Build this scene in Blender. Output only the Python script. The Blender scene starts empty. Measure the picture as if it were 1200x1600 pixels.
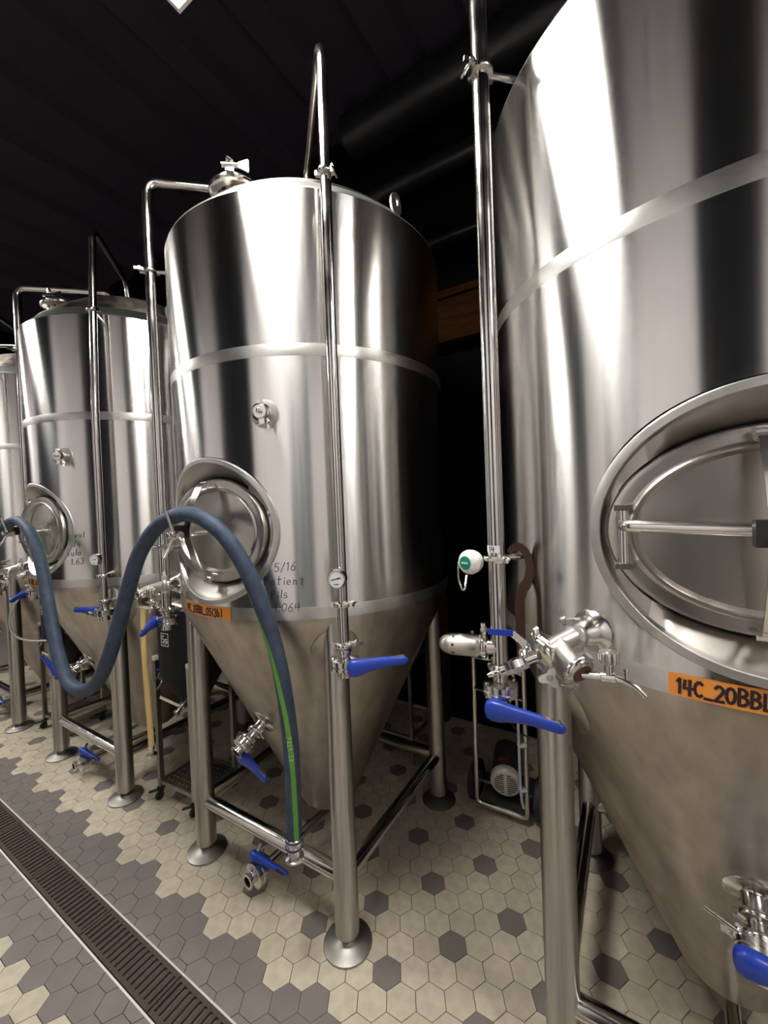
import bpy, bmesh, math, random
from mathutils import Vector, Matrix
from math import sin, cos, pi, radians, sqrt, atan2, hypot

random.seed(7)
SC = bpy.context.scene
COL = SC.collection

# ------------------------------------------------------------------ camera
FPX, YAW, ROLL, PITCH, CAMH = 636.18, 2.1202, .0384, .0186, 1.6987
fw = Vector((cos(YAW)*cos(PITCH), sin(YAW)*cos(PITCH), -sin(PITCH)))
rt = Vector((sin(YAW), -cos(YAW), 0))
up = rt.cross(fw)
cam_r = rt*cos(ROLL) - up*sin(ROLL)
cam_u = rt*sin(ROLL) + up*cos(ROLL)
cd = bpy.data.cameras.new('camera')
cam = bpy.data.objects.new('camera', cd)
COL.objects.link(cam)
cam.matrix_world = Matrix(((cam_r.x, cam_u.x, -fw.x, 0), (cam_r.y, cam_u.y, -fw.y, 0),
                           (cam_r.z, cam_u.z, -fw.z, CAMH), (0, 0, 0, 1)))
cd.sensor_fit = 'AUTO'
cd.sensor_width = 36
cd.lens = FPX/1600*36
cd.clip_start = .02
SC.camera = cam

# ------------------------------------------------------------------ world, exposure, lamp powers
w = bpy.data.worlds.new('world')
SC.world = w
w.use_nodes = True
w.node_tree.nodes['Background'].inputs[0].default_value = (.012, .012, .014, 1)
w.node_tree.nodes['Background'].inputs[1].default_value = 1
SC.view_settings.view_transform = 'Standard'
SC.view_settings.look = 'None'
SC.view_settings.gamma = 1
SC.view_settings.use_curve_mapping = False
SC.view_settings.exposure = 0.40
LAMP_STRENGTH = 44.0
LAMPS = [(-1.07, .645), (-4.5, .25), (1.75, .30), (-7.2, .25)]
LAMP_Z = 3.52


# ------------------------------------------------------------------ materials
def mat(name, color, metallic=0.0, rough=.5, aniso=0.0, noise=None, bump=None, spec=None, rvar=None, wave=None,
        emit=None, coat=None, attr=None, trans=None):
    m = bpy.data.materials.new(name)
    m.use_nodes = True
    nt = m.node_tree
    N, L = nt.nodes, nt.links
    b = N['Principled BSDF']
    b.inputs['Base Color'].default_value = (*color, 1)
    b.inputs['Metallic'].default_value = metallic
    b.inputs['Roughness'].default_value = rough
    if spec is not None:
        b.inputs['Specular IOR Level'].default_value = spec
    if coat:
        b.inputs['Coat Weight'].default_value = coat
    if trans:
        b.inputs['Transmission Weight'].default_value = trans
    tc = N.new('ShaderNodeTexCoord')

    def tex(scale3, scale, detail=3):
        mp = N.new('ShaderNodeMapping')
        mp.inputs['Scale'].default_value = scale3
        L.new(tc.outputs['Object'], mp.inputs[0])
        t = N.new('ShaderNodeTexNoise')
        t.inputs['Scale'].default_value = scale
        t.inputs['Detail'].default_value = detail
        t.inputs['Roughness'].default_value = .5
        L.new(mp.outputs[0], t.inputs['Vector'])
        return t.outputs[0]

    def ramp(src, lo, hi, a, c):
        mr = N.new('ShaderNodeMapRange')
        L.new(src, mr.inputs[0])
        mr.inputs[1].default_value = lo
        mr.inputs[2].default_value = hi
        mr.inputs[3].default_value = a
        mr.inputs[4].default_value = c
        return mr.outputs[0]
    if aniso:
        b.inputs['Anisotropic'].default_value = aniso
        b.inputs['Anisotropic Rotation'].default_value = .25
        tg = N.new('ShaderNodeTangent')
        tg.direction_type = 'RADIAL'
        tg.axis = 'Z'
        L.new(tg.outputs[0], b.inputs['Tangent'])
    src = None
    if attr:
        at = N.new('ShaderNodeAttribute')
        at.attribute_name = attr[0]
        mx = N.new('ShaderNodeMix')
        mx.data_type = 'RGBA'
        L.new(at.outputs['Fac'], mx.inputs[0])
        mx.inputs[6].default_value = (*attr[1], 1)
        mx.inputs[7].default_value = (*attr[2], 1)
        src = mx.outputs[2]
    if noise:
        s3, sc, c2, amt = noise
        f = ramp(tex(s3, sc), .35, .7, 0, amt)
        mx = N.new('ShaderNodeMix')
        mx.data_type = 'RGBA'
        L.new(f, mx.inputs[0])
        if src:
            L.new(src, mx.inputs[6])
        else:
            mx.inputs[6].default_value = (*color, 1)
        mx.inputs[7].default_value = (*c2, 1)
        src = mx.outputs[2]
    if src:
        L.new(src, b.inputs['Base Color'])
    if rvar:
        s3, sc, r0, r1 = rvar
        L.new(ramp(tex(s3, sc), .35, .65, r0, r1), b.inputs['Roughness'])
    hs = []
    if bump:
        hs.append((tex(bump[0], bump[1]), bump[2]))
    if wave:
        hs.append((tex(wave[0], wave[1], 0), wave[2]))
    prev = None
    for h, d in hs:
        bp = N.new('ShaderNodeBump')
        bp.inputs['Strength'].default_value = 1
        bp.inputs['Distance'].default_value = d
        L.new(h, bp.inputs['Height'])
        if prev:
            L.new(prev, bp.inputs['Normal'])
        prev = bp.outputs[0]
    if prev:
        L.new(prev, b.inputs['Normal'])
    if emit:
        b.inputs['Emission Color'].default_value = (*emit[0], 1)
        b.inputs['Emission Strength'].default_value = emit[1]
    return m


M = {}
M['shell'] = mat('brushed_shell_steel', (.70, .685, .665), 1, .235, 1.0, rvar=((40, 40, .6), 3, .225, .25),
                 wave=((1.5, 1.5, .6), 1.6, .0011))
M['cone'] = mat('satin_cone_steel', (.55, .505, .445), 1, .4, .75, rvar=((5, 5, 1), 4, .30, .46),
                noise=((11, 11, 1.0), 2, (.42, .375, .32), .9))
M['band'] = mat('dull_weld_band', (.62, .61, .585), 1, .42, noise=((6, 6, 6), 6, (.54, .53, .50), .6))
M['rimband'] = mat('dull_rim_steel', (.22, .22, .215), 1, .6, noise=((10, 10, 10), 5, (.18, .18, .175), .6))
M['ringband'] = mat('ground_weld_seam', (.64, .63, .60), 1, .40, .6, noise=((8, 8, 20), 5, (.56, .55, .52), .6))
M['pipe'] = mat('polished_pipe_steel', (.66, .64, .61), 1, .16, rvar=((2, 2, 2), 6, .12, .22))
M['leg'] = mat('satin_leg_steel', (.52, .495, .46), 1, .36, .8, noise=((60, 60, .5), 3, (.42, .40, .365), .8))
M['fit'] = mat('polished_fitting_steel', (.70, .68, .65), 1, .19)
M['door'] = mat('satin_door_steel', (.56, .53, .49), 1, .3, noise=((2.5, 2.5, 1.5), 3, (.47, .44, .40), .7), rvar=((2, 2, 1.2), 3, .27, .34))
M['foot'] = mat('worn_foot_steel', (.36, .35, .325), 1, .46, noise=((8, 8, 8), 4, (.33, .31, .28), .8))
M['blue'] = mat('blue_plastic', (.018, .055, .42), 0, .32, spec=.5)
M['darkblue'] = mat('dark_blue_vinyl', (.01, .018, .14), 0, .35)
M['hose'] = mat('blue_rubber_hose', (.034, .050, .086), 0, .55, noise=((6, 6, 6), 4, (.062, .088, .13), .8), bump=((30, 30, 30), 8, .0012), spec=.3)
M['green'] = mat('green_stripe', (.10, .30, .035), 0, .5, noise=((20, 20, 20), 4, (.13, .36, .06), .8))
M['palegreen'] = mat('pale_green_print', (.42, .62, .28), 0, .5)
M['orange'] = mat('orange_tape', (.86, .30, .045), 0, .6)
M['ink'] = mat('black_marker_ink', (.018, .012, .02), 0, .5)
M['black'] = mat('black_neoprene', (.006, .006, .007), 0, .7)
M['rubber'] = mat('black_rubber', (.015, .015, .016), 0, .6)
M['white'] = mat('white_plastic', (.82, .81, .77), 0, .35)
M['dial'] = mat('white_dial', (.80, .82, .86), 0, .4)
M['tealgreen'] = mat('green_sticker', (.0, .24, .14), 0, .4)
M['yellow'] = mat('yellowed_tubing', (.72, .52, .22), 0, .35)
M['clear'] = mat('milky_tubing', (.55, .62, .55), 0, .3)
M['brown'] = mat('brown_spanner_steel', (.10, .06, .042), .6, .45)
M['gasket'] = mat('red_brown_gasket', (.11, .042, .028), 0, .5)
M['motor'] = mat('grey_motor_steel', (.62, .60, .56), .3, .4)
M['motordark'] = mat('dark_motor_paint', (.035, .033, .03), .2, .4)
M['red'] = mat('red_label', (.16, .014, .012), 0, .5)
M['cable'] = mat('grey_cable', (.52, .56, .60), 0, .45)
M['grout'] = mat('dark_grout', (.075, .055, .045), 0, .8)


def grout_band(m):
    # the grey border tiles are laid in a grey grout, the cream field in a dark one
    nt = m.node_tree
    N, L = nt.nodes, nt.links
    tc, sp = N.new('ShaderNodeTexCoord'), N.new('ShaderNodeSeparateXYZ')
    L.new(tc.outputs['Object'], sp.inputs[0])
    c = N.new('ShaderNodeMath')
    c.operation = 'COMPARE'
    L.new(sp.outputs['Y'], c.inputs[0])
    c.inputs[1].default_value = .775
    c.inputs[2].default_value = .215
    mx = N.new('ShaderNodeMix')
    mx.data_type = 'RGBA'
    L.new(c.outputs[0], mx.inputs[0])
    mx.inputs[6].default_value = (.075, .055, .045, 1)
    mx.inputs[7].default_value = (.17, .148, .136, 1)
    L.new(mx.outputs[2], N['Principled BSDF'].inputs['Base Color'])


grout_band(M['grout'])
M['cream'] = mat('cream_tile', (.50, .45, .35), 0, .45, attr=('tint', (.55, .49, .375), (.68, .62, .49)),
                 noise=((5, 5, 5), 4, (.43, .365, .27), .65), rvar=((6, 6, 6), 5, .38, .6), bump=((40, 40, 40), 10, .0006))
M['grey'] = mat('grey_tile', (.16, .145, .14), 0, .5, attr=('tint', (.175, .152, .14), (.195, .17, .157)),
                noise=((4, 4, 4), 3, (.225, .2, .185), .5), rvar=((6, 6, 6), 5, .42, .62), bump=((40, 40, 40), 10, .0005))
M['iron'] = mat('brown_cast_iron', (.085, .062, .052), .3, .6, noise=((30, 30, 30), 5, (.055, .038, .03), .8), bump=((60, 60, 60), 6, .0008))
M['pit'] = mat('drain_pit', (.012, .010, .009), 0, .8)
M['edge'] = mat('drain_edge_steel', (.85, .83, .77), .8, .5)
M['ceil'] = mat('black_ceiling_paint', (.050, .046, .060), 0, .9, spec=.1)
M['duct'] = mat('black_duct_paint', (.016, .016, .018), 0, .35)
M['wallw'] = mat('pale_wall_paint', (.85, .81, .835), 0, .6)
M['wallk'] = mat('black_wall_paint', (.007, .006, .006), 0, .9, spec=.08)
M['panel'] = mat('reflection_panel_black', (.011, .013, .017), 0, .9, spec=.08)  # matte near-black of the unseen panels mirrored in the tanks
M['lug'] = mat('cast_wing_nut_steel', (.62, .61, .58), .7, .5)
M['wood'] = mat('dark_brown_wood', (.060, .022, .005), 0, .85, spec=.08, noise=((1, 6, 12), 4, (.022, .008, .003), .9))
M['lamp'] = mat('lamp_diffuser', (.9, .9, .9), 0, .5, emit=((1, .97, .92), LAMP_STRENGTH))
M['lampframe'] = mat('lamp_frame', (.6, .6, .6), .3, .4)


# ------------------------------------------------------------------ mesh builder
class MB:
    def __init__(self):
        self.v, self.f = [], []

    def add(self, vs, fs):
        o = len(self.v)
        self.v += [tuple(x) for x in vs]
        self.f += [tuple(i+o for i in q) for q in fs]
        return self

    def box(self, c, s, rot=None):
        c = Vector(c)
        vs = []
        for dz in (-.5, .5):
            for dx, dy in ((-.5, -.5), (.5, -.5), (.5, .5), (-.5, .5)):
                p = Vector((dx*s[0], dy*s[1], dz*s[2]))
                if rot is not None:
                    p = rot @ p
                vs.append(c+p)
        return self.add(vs, [(3, 2, 1, 0), (4, 5, 6, 7), (0, 1, 5, 4), (1, 2, 6, 5), (2, 3, 7, 6), (3, 0, 4, 7)])

    def bar(self, p, q, w, h, upv=(0, 0, 1)):
        p, q = Vector(p), Vector(q)
        d = (q-p)
        R = basis(d, upv)
        return self.box((p+q)/2, (w, h, d.length), R)

    def lathe(self, prof, o=(0, 0, 0), axis=(0, 0, 1), seg=24, cap=True):
        """prof: list of (radius, distance along axis)"""
        o = Vector(o)
        R = basis(Vector(axis), (0, 0, 1) if abs(Vector(axis).normalized().z) < .9 else (0, 1, 0))
        vs, fs = [], []
        n = len(prof)
        for r, z in prof:
            for k in range(seg):
                a = 2*pi*k/seg
                vs.append(o+R @ Vector((r*cos(a), r*sin(a), z)))
        for i in range(n-1):
            for k in range(seg):
                k2 = (k+1) % seg
                fs.append((i*seg+k, i*seg+k2, (i+1)*seg+k2, (i+1)*seg+k))
        if cap:
            if prof[0][0] > 1e-6:
                fs.append(tuple(range(seg-1, -1, -1)))
            if prof[-1][0] > 1e-6:
                fs.append(tuple((n-1)*seg+k for k in range(seg)))
        return self.add(vs, fs)

    def tube(self, pts, r, seg=12, cap=True):
        pts = [Vector(p) for p in pts]
        n = len(pts)
        rs = r if isinstance(r, (list, tuple)) else [r]*n
        T = []
        for i in range(n):
            a = pts[max(0, i-1)]
            b = pts[min(n-1, i+1)]
            T.append((b-a).normalized())
        ref = Vector((0, 0, 1)) if abs(T[0].z) < .9 else Vector((0, 1, 0))
        u = (ref-T[0]*ref.dot(T[0])).normalized()
        vs, fs = [], []
        self.frames = []
        for i in range(n):
            u = (u-T[i]*u.dot(T[i])).normalized()
            v = T[i].cross(u)
            self.frames.append((pts[i], u.copy(), v.copy()))
            for k in range(seg):
                a = 2*pi*k/seg
                vs.append(pts[i]+(u*cos(a)+v*sin(a))*rs[i])
        for i in range(n-1):
            for k in range(seg):
                k2 = (k+1) % seg
                fs.append((i*seg+k, i*seg+k2, (i+1)*seg+k2, (i+1)*seg+k))
        if cap:
            fs.append(tuple(range(seg-1, -1, -1)))
            fs.append(tuple((n-1)*seg+k for k in range(seg)))
        return self.add(vs, fs)

    def loft(self, rings):
        n = len(rings[0])
        vs = [p for r in rings for p in r]
        fs = []
        for i in range(len(rings)-1):
            for k in range(n):
                k2 = (k+1) % n
                fs.append((i*n+k, i*n+k2, (i+1)*n+k2, (i+1)*n+k))
        fs.append(tuple(range(n-1, -1, -1)))
        fs.append(tuple((len(rings)-1)*n+k for k in range(n)))
        return self.add(vs, fs)

    def prism(self, poly, o, ux, uy, th):
        """extrude a 2D outline"""
        o, ux, uy = Vector(o), Vector(ux), Vector(uy)
        nz = ux.cross(uy).normalized()*th
        n = len(poly)
        a = [o+ux*x+uy*y for x, y in poly]
        vs = [p-nz/2 for p in a]+[p+nz/2 for p in a]
        fs = [tuple(range(n-1, -1, -1)), tuple(range(n, 2*n))]
        fs += [(k, (k+1) % n, n+(k+1) % n, n+k) for k in range(n)]
        return self.add(vs, fs)

    def mesh(self, name, m, sharp=.62):
        me = bpy.data.meshes.new(name)
        me.from_pydata(self.v, [], self.f)
        bm = bmesh.new()
        bm.from_mesh(me)
        bmesh.ops.recalc_face_normals(bm, faces=bm.faces)
        for f in bm.faces:
            f.smooth = True
        for e in bm.edges:
            if len(e.link_faces) == 2 and e.calc_face_angle(0) > sharp:
                e.smooth = False
        bm.to_mesh(me)
        bm.free()
        me.materials.append(m)
        return me

    def build(self, name, m, parent=None, sharp=.62, loc=None, label=None):
        o = bpy.data.objects.new(name, self.mesh(name, m, sharp))
        COL.objects.link(o)
        if parent is not None:
            o.parent = parent
        if loc is not None:
            o.location = loc
        if label:
            o['label'] = label
        return o


def basis(d, upv):
    z = Vector(d).normalized()
    x = Vector(upv).cross(z)
    if x.length < 1e-5:
        x = Vector((0, 1, 0)).cross(z)
    x.normalize()
    y = z.cross(x)
    return Matrix((x, y, z)).transposed()


def bend(pts, r, n=6):
    """round the inner corners of a polyline"""
    pts = [Vector(p) for p in pts]
    out = [pts[0]]
    for i in range(1, len(pts)-1):
        a, b, c = pts[i-1], pts[i], pts[i+1]
        d1, d2 = (a-b), (c-b)
        rr = min(r, d1.length*.49, d2.length*.49)
        p1, p2 = b+d1.normalized()*rr, b+d2.normalized()*rr
        for k in range(n+1):
            t = k/n
            out.append(p1*(1-t)**2+b*2*t*(1-t)+p2*t*t)
    out.append(pts[-1])
    return out


def spline(pts, n=8):
    """Catmull-Rom through the points"""
    P = [Vector(p) for p in pts]
    P = [P[0]*2-P[1]]+P+[P[-1]*2-P[-2]]
    out = []
    for i in range(1, len(P)-2):
        for k in range(n):
            t = k/n
            a, b, c, d = P[i-1], P[i], P[i+1], P[i+2]
            out.append(.5*((2*b)+(c-a)*t+(2*a-5*b+4*c-d)*t*t+(3*b-a-3*c+d)*t**3))
    out.append(P[-2])
    return out


def thing(name, label, cat, loc=(0, 0, 0), rotz=0, group=None):
    o = bpy.data.objects.new(name, None)
    COL.objects.link(o)
    o.location = loc
    o.rotation_euler = (0, 0, rotz)
    o['label'] = label
    o['category'] = cat
    if group:
        o['group'] = group
    return o


def tag(o, label, cat, group=None):
    o['label'] = label
    o['category'] = cat
    if group:
        o['group'] = group
    return o


def struct(o):
    o['kind'] = 'structure'
    return o


def copy_tree(o, parent=None):
    c = o.copy()
    COL.objects.link(c)
    if parent is not None:
        c.parent = parent
    for ch in list(o.children):
        copy_tree(ch, c)
    return c


# ------------------------------------------------------------------ stroke lettering
def arc(cx, cy, rx, ry, a0, a1, n=8):
    return [(cx+rx*cos(radians(a0+(a1-a0)*k/n)), cy+ry*sin(radians(a0+(a1-a0)*k/n))) for k in range(n+1)]


G = {
    '0': [arc(.3, .5, .27, .48, 90, 450, 14)],
    '1': [[(.12, .8), (.3, 1), (.3, 0)]],
    'I': [[(.3, 1), (.3, 0)]],
    '2': [arc(.3, .73, .25, .27, 160, -40, 7)+[(.05, 0), (.6, .02)]],
    '3': [arc(.28, .75, .24, .24, 150, -80, 7)+arc(.28, .26, .27, .26, 80, -150, 7)],
    '4': [[(.45, 0), (.45, 1)], [(.12, .95), (.05, .42), (.62, .45)]],
    '5': [[(.55, 1), (.12, .98), (.1, .58)]+arc(.27, .32, .28, .3, 110, -140, 8)],
    '6': [[(.45, 1), (.15, .6)]+arc(.3, .27, .24, .27, 150, 510, 12)],
    '9': [arc(.3, .72, .24, .27, 0, 360, 12)+[(.5, 0)]],
    '8': [arc(.3, .75, .2, .23, 270, 630, 10), arc(.3, .26, .26, .26, 90, 450, 10)],
    'C': [arc(.36, .5, .3, .48, 50, 310, 9)],
    'B': [[(.08, 0), (.08, 1)], [(.08, 1)]+arc(.2, .77, .32, .23, 90, -90, 6)+[(.08, .53)]+arc(.22, .27, .36, .27, 90, -90, 6)+[(.08, 0)]],
    'L': [[(.1, 1), (.1, .02), (.5, .02)]],
    '_': [[(.02, -.02), (.5, -.02)]],
    '(': [arc(.5, .5, .3, .62, 130, 230, 6)],
    ')': [arc(.05, .5, .3, .62, 50, -50, 6)],
    'b': [[(.1, 1), (.1, 0)], arc(.3, .28, .22, .28, 180, -180, 10)],
    '/': [[(.02, -.1), (.45, 1.1)]],
    '.': [arc(.15, .05, .04, .04, 0, 360, 5)],
    'P': [[(.1, 0), (.1, 1)]+arc(.22, .75, .3, .25, 90, -90, 6)+[(.1, .5)]],
    'R': [[(.1, 0), (.1, 1)]+arc(.22, .75, .3, .25, 90, -90, 6)+[(.1, .5), (.55, 0)]],
    'E': [[(.55, 1), (.1, 1), (.1, 0), (.55, 0)], [(.1, .52), (.45, .52)]],
    'M': [[(.05, 0), (.1, 1), (.35, .3), (.6, 1), (.65, 0)]],
    'a': [arc(.26, .26, .22, .26, 0, 360, 10), [(.48, .55), (.48, 0)]],
    't': [[(.25, .95), (.25, .02), (.42, .02)], [(.03, .62), (.55, .62)]],
    'i': [[(.15, .55), (.15, 0)], arc(.15, .8, .03, .03, 0, 360, 5)],
    'e': [[(.08, .3), (.48, .3)]+arc(.28, .28, .22, .27, 0, 310, 9)],
    'n': [[(.08, .55), (.08, 0)], [(.08, .38)]+arc(.27, .33, .19, .2, 150, 0, 5)+[(.46, 0)]],
    'l': [[(.12, 1), (.12, 0)]],
    's': [arc(.25, .42, .19, .15, 40, 270, 6)+arc(.25, .13, .2, .14, 90, -150, 6)],
    'S': [arc(.3, .75, .24, .24, 40, 270, 7)+arc(.3, .26, .26, .25, 90, -150, 7)],
    'T': [[(.02, .97), (.6, 1)], [(.3, .98), (.3, 0)]],
    'u': [[(.06, .55), (.06, .2)]+arc(.25, .2, .19, .2, 180, 360, 6)+[(.44, .55), (.44, 0)]],
    'o': [arc(.26, .27, .22, .27, 90, 450, 10)],
    'v': [[(.04, .55), (.22, 0), (.42, .55)]],
    ' ': [],
}
ADV = {'1': .5, 'I': .45, 'i': .32, 'l': .28, '.': .3, '/': .5, '(': .5, ')': .42, '_': .58, 'M': .85, ' ': .35, 'L': .6}


def strokes(mb, text, fmap, h, u0=0, v0=0, wgt=.1, gap=.12, slant=0, jit=0, xs=1.0):
    """lay pen strokes: fmap(u, v, lift) gives a point on the surface, h the letter height"""
    rnd = random.Random(len(text)*13+5)
    x = u0
    hw = wgt*h/2
    for ch in text:
        jy = rnd.uniform(-jit, jit)*h
        js = 1+rnd.uniform(-jit, jit)
        for pl in G.get(ch, []):
            q = [(x+(px*xs+slant*py)*h*js, v0+jy+py*h*js) for px, py in pl]
            for i in range(len(q)-1):
                (ax, ay), (bx, by) = q[i], q[i+1]
                L = hypot(bx-ax, by-ay)
                if L < 1e-7:
                    continue
                dx, dy = (bx-ax)/L, (by-ay)/L
                ax -= dx*hw*.7
                ay -= dy*hw*.7
                bx += dx*hw*.7
                by += dy*hw*.7
                nx, ny = -dy*hw, dx*hw
                c4 = [(ax-nx, ay-ny), (bx-nx, by-ny), (bx+nx, by+ny), (ax+nx, ay+ny)]
                mb.add([fmap(u, v, 0) for u, v in c4]+[fmap(u, v, 1) for u, v in c4],
                       [(4, 5, 6, 7), (0, 1, 5, 4), (1, 2, 6, 5), (2, 3, 7, 6), (3, 0, 4, 7)])
        x += (ADV.get(ch, .68)+gap)*h*js*xs
    return x


# ------------------------------------------------------------------ room
def room():
    b = MB()
    b.box((-2, 1.8, -.055), (14.4, 5.6, .1))
    fl = struct(b.build('floor', M['grout']))
    # back to black beyond: ceiling with ribs, walls
    c = struct(MB().box((-2, 1.8, 4.95), (14.4, 5.6, .1)).build('ceiling', M['ceil']))
    for k in range(22):
        x = -8.8+k*.62
        MB().prism([(-.17, 0), (-.1, -.07), (.1, -.07), (.17, 0)], (x, 1.8, 4.9), (1, 0, 0), (0, 0, 1), 5.4).build('deck_rib', M['ceil'], c)
    struct(MB().box((-2, 3.02, 2.45), (14.4, .1, 5)).build('wall_back', M['wallk']))
    struct(MB().box((-9.15, 1.8, 2.45), (.1, 5.4, 5)).build('wall_left', M['wallk']))
    struct(MB().box((5.15, 1.8, 2.45), (.1, 5.4, 5)).build('wall_right', M['wallw']))
    wf = struct(MB().box((-2, -.85, 2.45), (14.4, .1, 5)).build('wall_front', M['wallw']))
    for x0, x1 in ((-5.6, -3.73), (-2.5, -1.4), (-.32, .45), (3.0, 4.2)):  # unseen panels, added to give the tank shells their dark reflected stripes
        MB().box(((x0+x1)/2, -.785, 2.45), (x1-x0, .03, 4.9)).build('reflection_panel', M['panel'], wf)  # the one behind the camera stands in for the person holding it
    # dim brown header beam and side post of the opening behind the tanks
    t = struct(MB().box((-.95, 2.90, 3.06), (3.0, .10, .34)).build('trim_1', M['wood']))
    MB().box((-.95, 2.84, 2.90), (3.0, .04, .05)).build('moulding', M['wood'], t)
    MB().box((-.95, 2.84, 3.22), (3.0, .04, .05)).build('moulding', M['wood'], t)
    struct(MB().box((-1.32, 2.92, 1.44), (.12, .08, 2.88)).build('trim_2', M['wood']))
    # black ducts and pipes under the ceiling
    d = MB().lathe([(.10, 0), (.155, .02), (.155, 5.2)], (-1.86, 2.72, 4.6), (1, 0, 0), 24)
    tag(d.build('air_duct', M['duct']), 'thick black round air duct high under the dark ceiling', 'duct')
    d = MB().lathe([(.07, 0), (.07, 5.2)], (-1.7, 2.75, 4.08), (1, 0, 0), 18)
    tag(d.build('ceiling_pipe', M['duct']), 'black pipe running below the thick air duct', 'pipe')
    d = MB().lathe([(.035, 0), (.035, 5.2)], (-1.5, 2.75, 3.56), (1, 0, 0), 14)
    tag(d.build('ceiling_pipe', M['duct']), 'thin black pipe, lowest of those under the ceiling', 'pipe')
    return fl


floor = room()

# ------------------------------------------------------------------ floor tiles
TX0, TY0, DX, DY = -.8015, 1.2073, .0866025, .1


def tile_kind(i, j):
    y = j*DY+(.05 if i % 2 else 0)
    dark = (i % 2 == 0 and j % 2 == 0 and (i//2-j//2) % 2 == 0)
    low = -1 if i % 4 == 2 else -2
    if j >= low:
        return 'grey' if dark else 'cream'
    if j <= (-8 if i % 2 else -7):
        return 'grey' if dark else 'cream'
    return 'grey'


DR0, DR1 = .690, .832     # drain edges


def hex_verts(cx, cy, dz=0, grow=0.0):
    out = []
    for R, z in ((.0567, 0), (.0562, -.0012), (.0562, -.008)):
        R = (.0558 if z == 0 else .0565)+grow
        for k in range(6):
            a = radians(60*k)
            out.append((cx+R*cos(a), cy+R*sin(a), z+dz))
    return out


HEXF = [(0, 1, 2, 3, 4, 5)]+[(k+6, (k+1) % 6+6, (k+1) % 6, k) for k in range(6)]+[(k+12, (k+1) % 6+12, (k+1) % 6+6, k+6) for k in range(6)]


def clip_poly(poly, ylim, keep_above):
    out = []
    for i in range(len(poly)):
        a, b = poly[i], poly[(i+1) % len(poly)]
        ia = (a[1] >= ylim) == keep_above
        ib = (b[1] >= ylim) == keep_above
        if ia:
            out.append(a)
        if ia != ib:
            t = (ylim-a[1])/(b[1]-a[1])
            out.append((a[0]+(b[0]-a[0])*t, ylim))
    return out


def set_tint(me, vals):
    at = me.attributes.new('tint', 'FLOAT', 'FACE')
    at.data.foreach_set('value', vals)


def tile_mesh(kind, tint):
    me = bpy.data.meshes.new('hex_tile')
    me.from_pydata(hex_verts(0, 0, 0, .0007 if kind == 'grey' else 0), [], HEXF)
    set_tint(me, [tint]*len(HEXF))
    me.materials.append(M[kind])
    return me


TM = {k: [tile_mesh(k, random.random()) for _ in range(7)] for k in ('cream', 'grey')}


def seen_px(x, y):
    p = Vector((x, y, -CAMH))
    z = p.dot(fw)
    if z < .2:
        return None
    return 600+FPX*p.dot(cam_r)/z, 800-FPX*p.dot(cam_u)/z, z


singles, rest = [], {'cream': [], 'grey': []}
for i in range(-62, 36):
    for j in range(-17, 26):
        x = TX0+i*DX
        y = TY0+j*DY+(.05 if i % 2 else 0)
        if y < -.72 or y > 3.7 or x < -6.3 or x > 2.2:
            continue
        k = tile_kind(i, j)
        if DR0-.06 < y < DR1+.06:
            # cut against the drain channel
            poly = [(x+.0560*cos(radians(60*a)), y+.0560*sin(radians(60*a))) for a in range(6)]
            for keep, lim in ((True, DR1), (False, DR0)):
                q = clip_poly(poly, lim, keep)
                if len(q) > 2:
                    rest[k].append((None, q))
            continue
        s = seen_px(x, y)
        vis = s and -20 < s[0] < 1220 and 0 < s[1] < 1620
        hid = s and (s[0] > 1060+(1620-s[1])*-.9 and s[1] < 1500 and s[0] > 900)
        if vis and not hid:
            singles.append((s[2], x, y, k))
        else:
            rest[k].append(((x, y), None))
singles.sort()
for n, (_, x, y, k) in enumerate(singles):
    if n < 300:
        o = bpy.data.objects.new('hex_tile', random.choice(TM[k]))
        COL.objects.link(o)
        o.parent = floor
        o.location = (x, y, random.uniform(-.0003, .0003))
        o.rotation_euler = (random.uniform(-.002, .002), random.uniform(-.002, .002), random.randrange(6)*pi/3)
    else:
        rest[k].append(((x, y), None))
for k, lst in rest.items():
    vs, fs, tn = [], [], []
    for c, q in lst:
        t = random.random()
        o = len(vs)
        if c:
            vs += hex_verts(c[0], c[1], random.uniform(-.0003, .0003), .0007 if k == 'grey' else 0)
            fs += [tuple(a+o for a in f) for f in HEXF]
            tn += [t]*len(HEXF)
        else:
            n = len(q)
            vs += [(a, b, 0) for a, b in q]+[(a, b, -.008) for a, b in q]
            fs.append(tuple(range(o, o+n)))
            fs += [(o+n+m, o+n+(m+1) % n, o+(m+1) % n, o+m) for m in range(n)]
            tn += [t]*(n+1)
    me = bpy.data.meshes.new('hex_tiles')
    me.from_pydata(vs, [], fs)
    set_tint(me, tn)
    me.materials.append(M[k])
    o = bpy.data.objects.new('hex_tiles', me)
    COL.objects.link(o)
    o.parent = floor
    o['kind'] = 'stuff'
# bare floor of the rest of the room, out of the picture
MB().box((3.65, 1.8, -.003), (2.9, 5.3, .006)).build('floor_screed', M['grey'], floor)
MB().box((-7.7, 1.8, -.003), (2.8, 5.3, .006)).build('floor_screed', M['grey'], floor)

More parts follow.
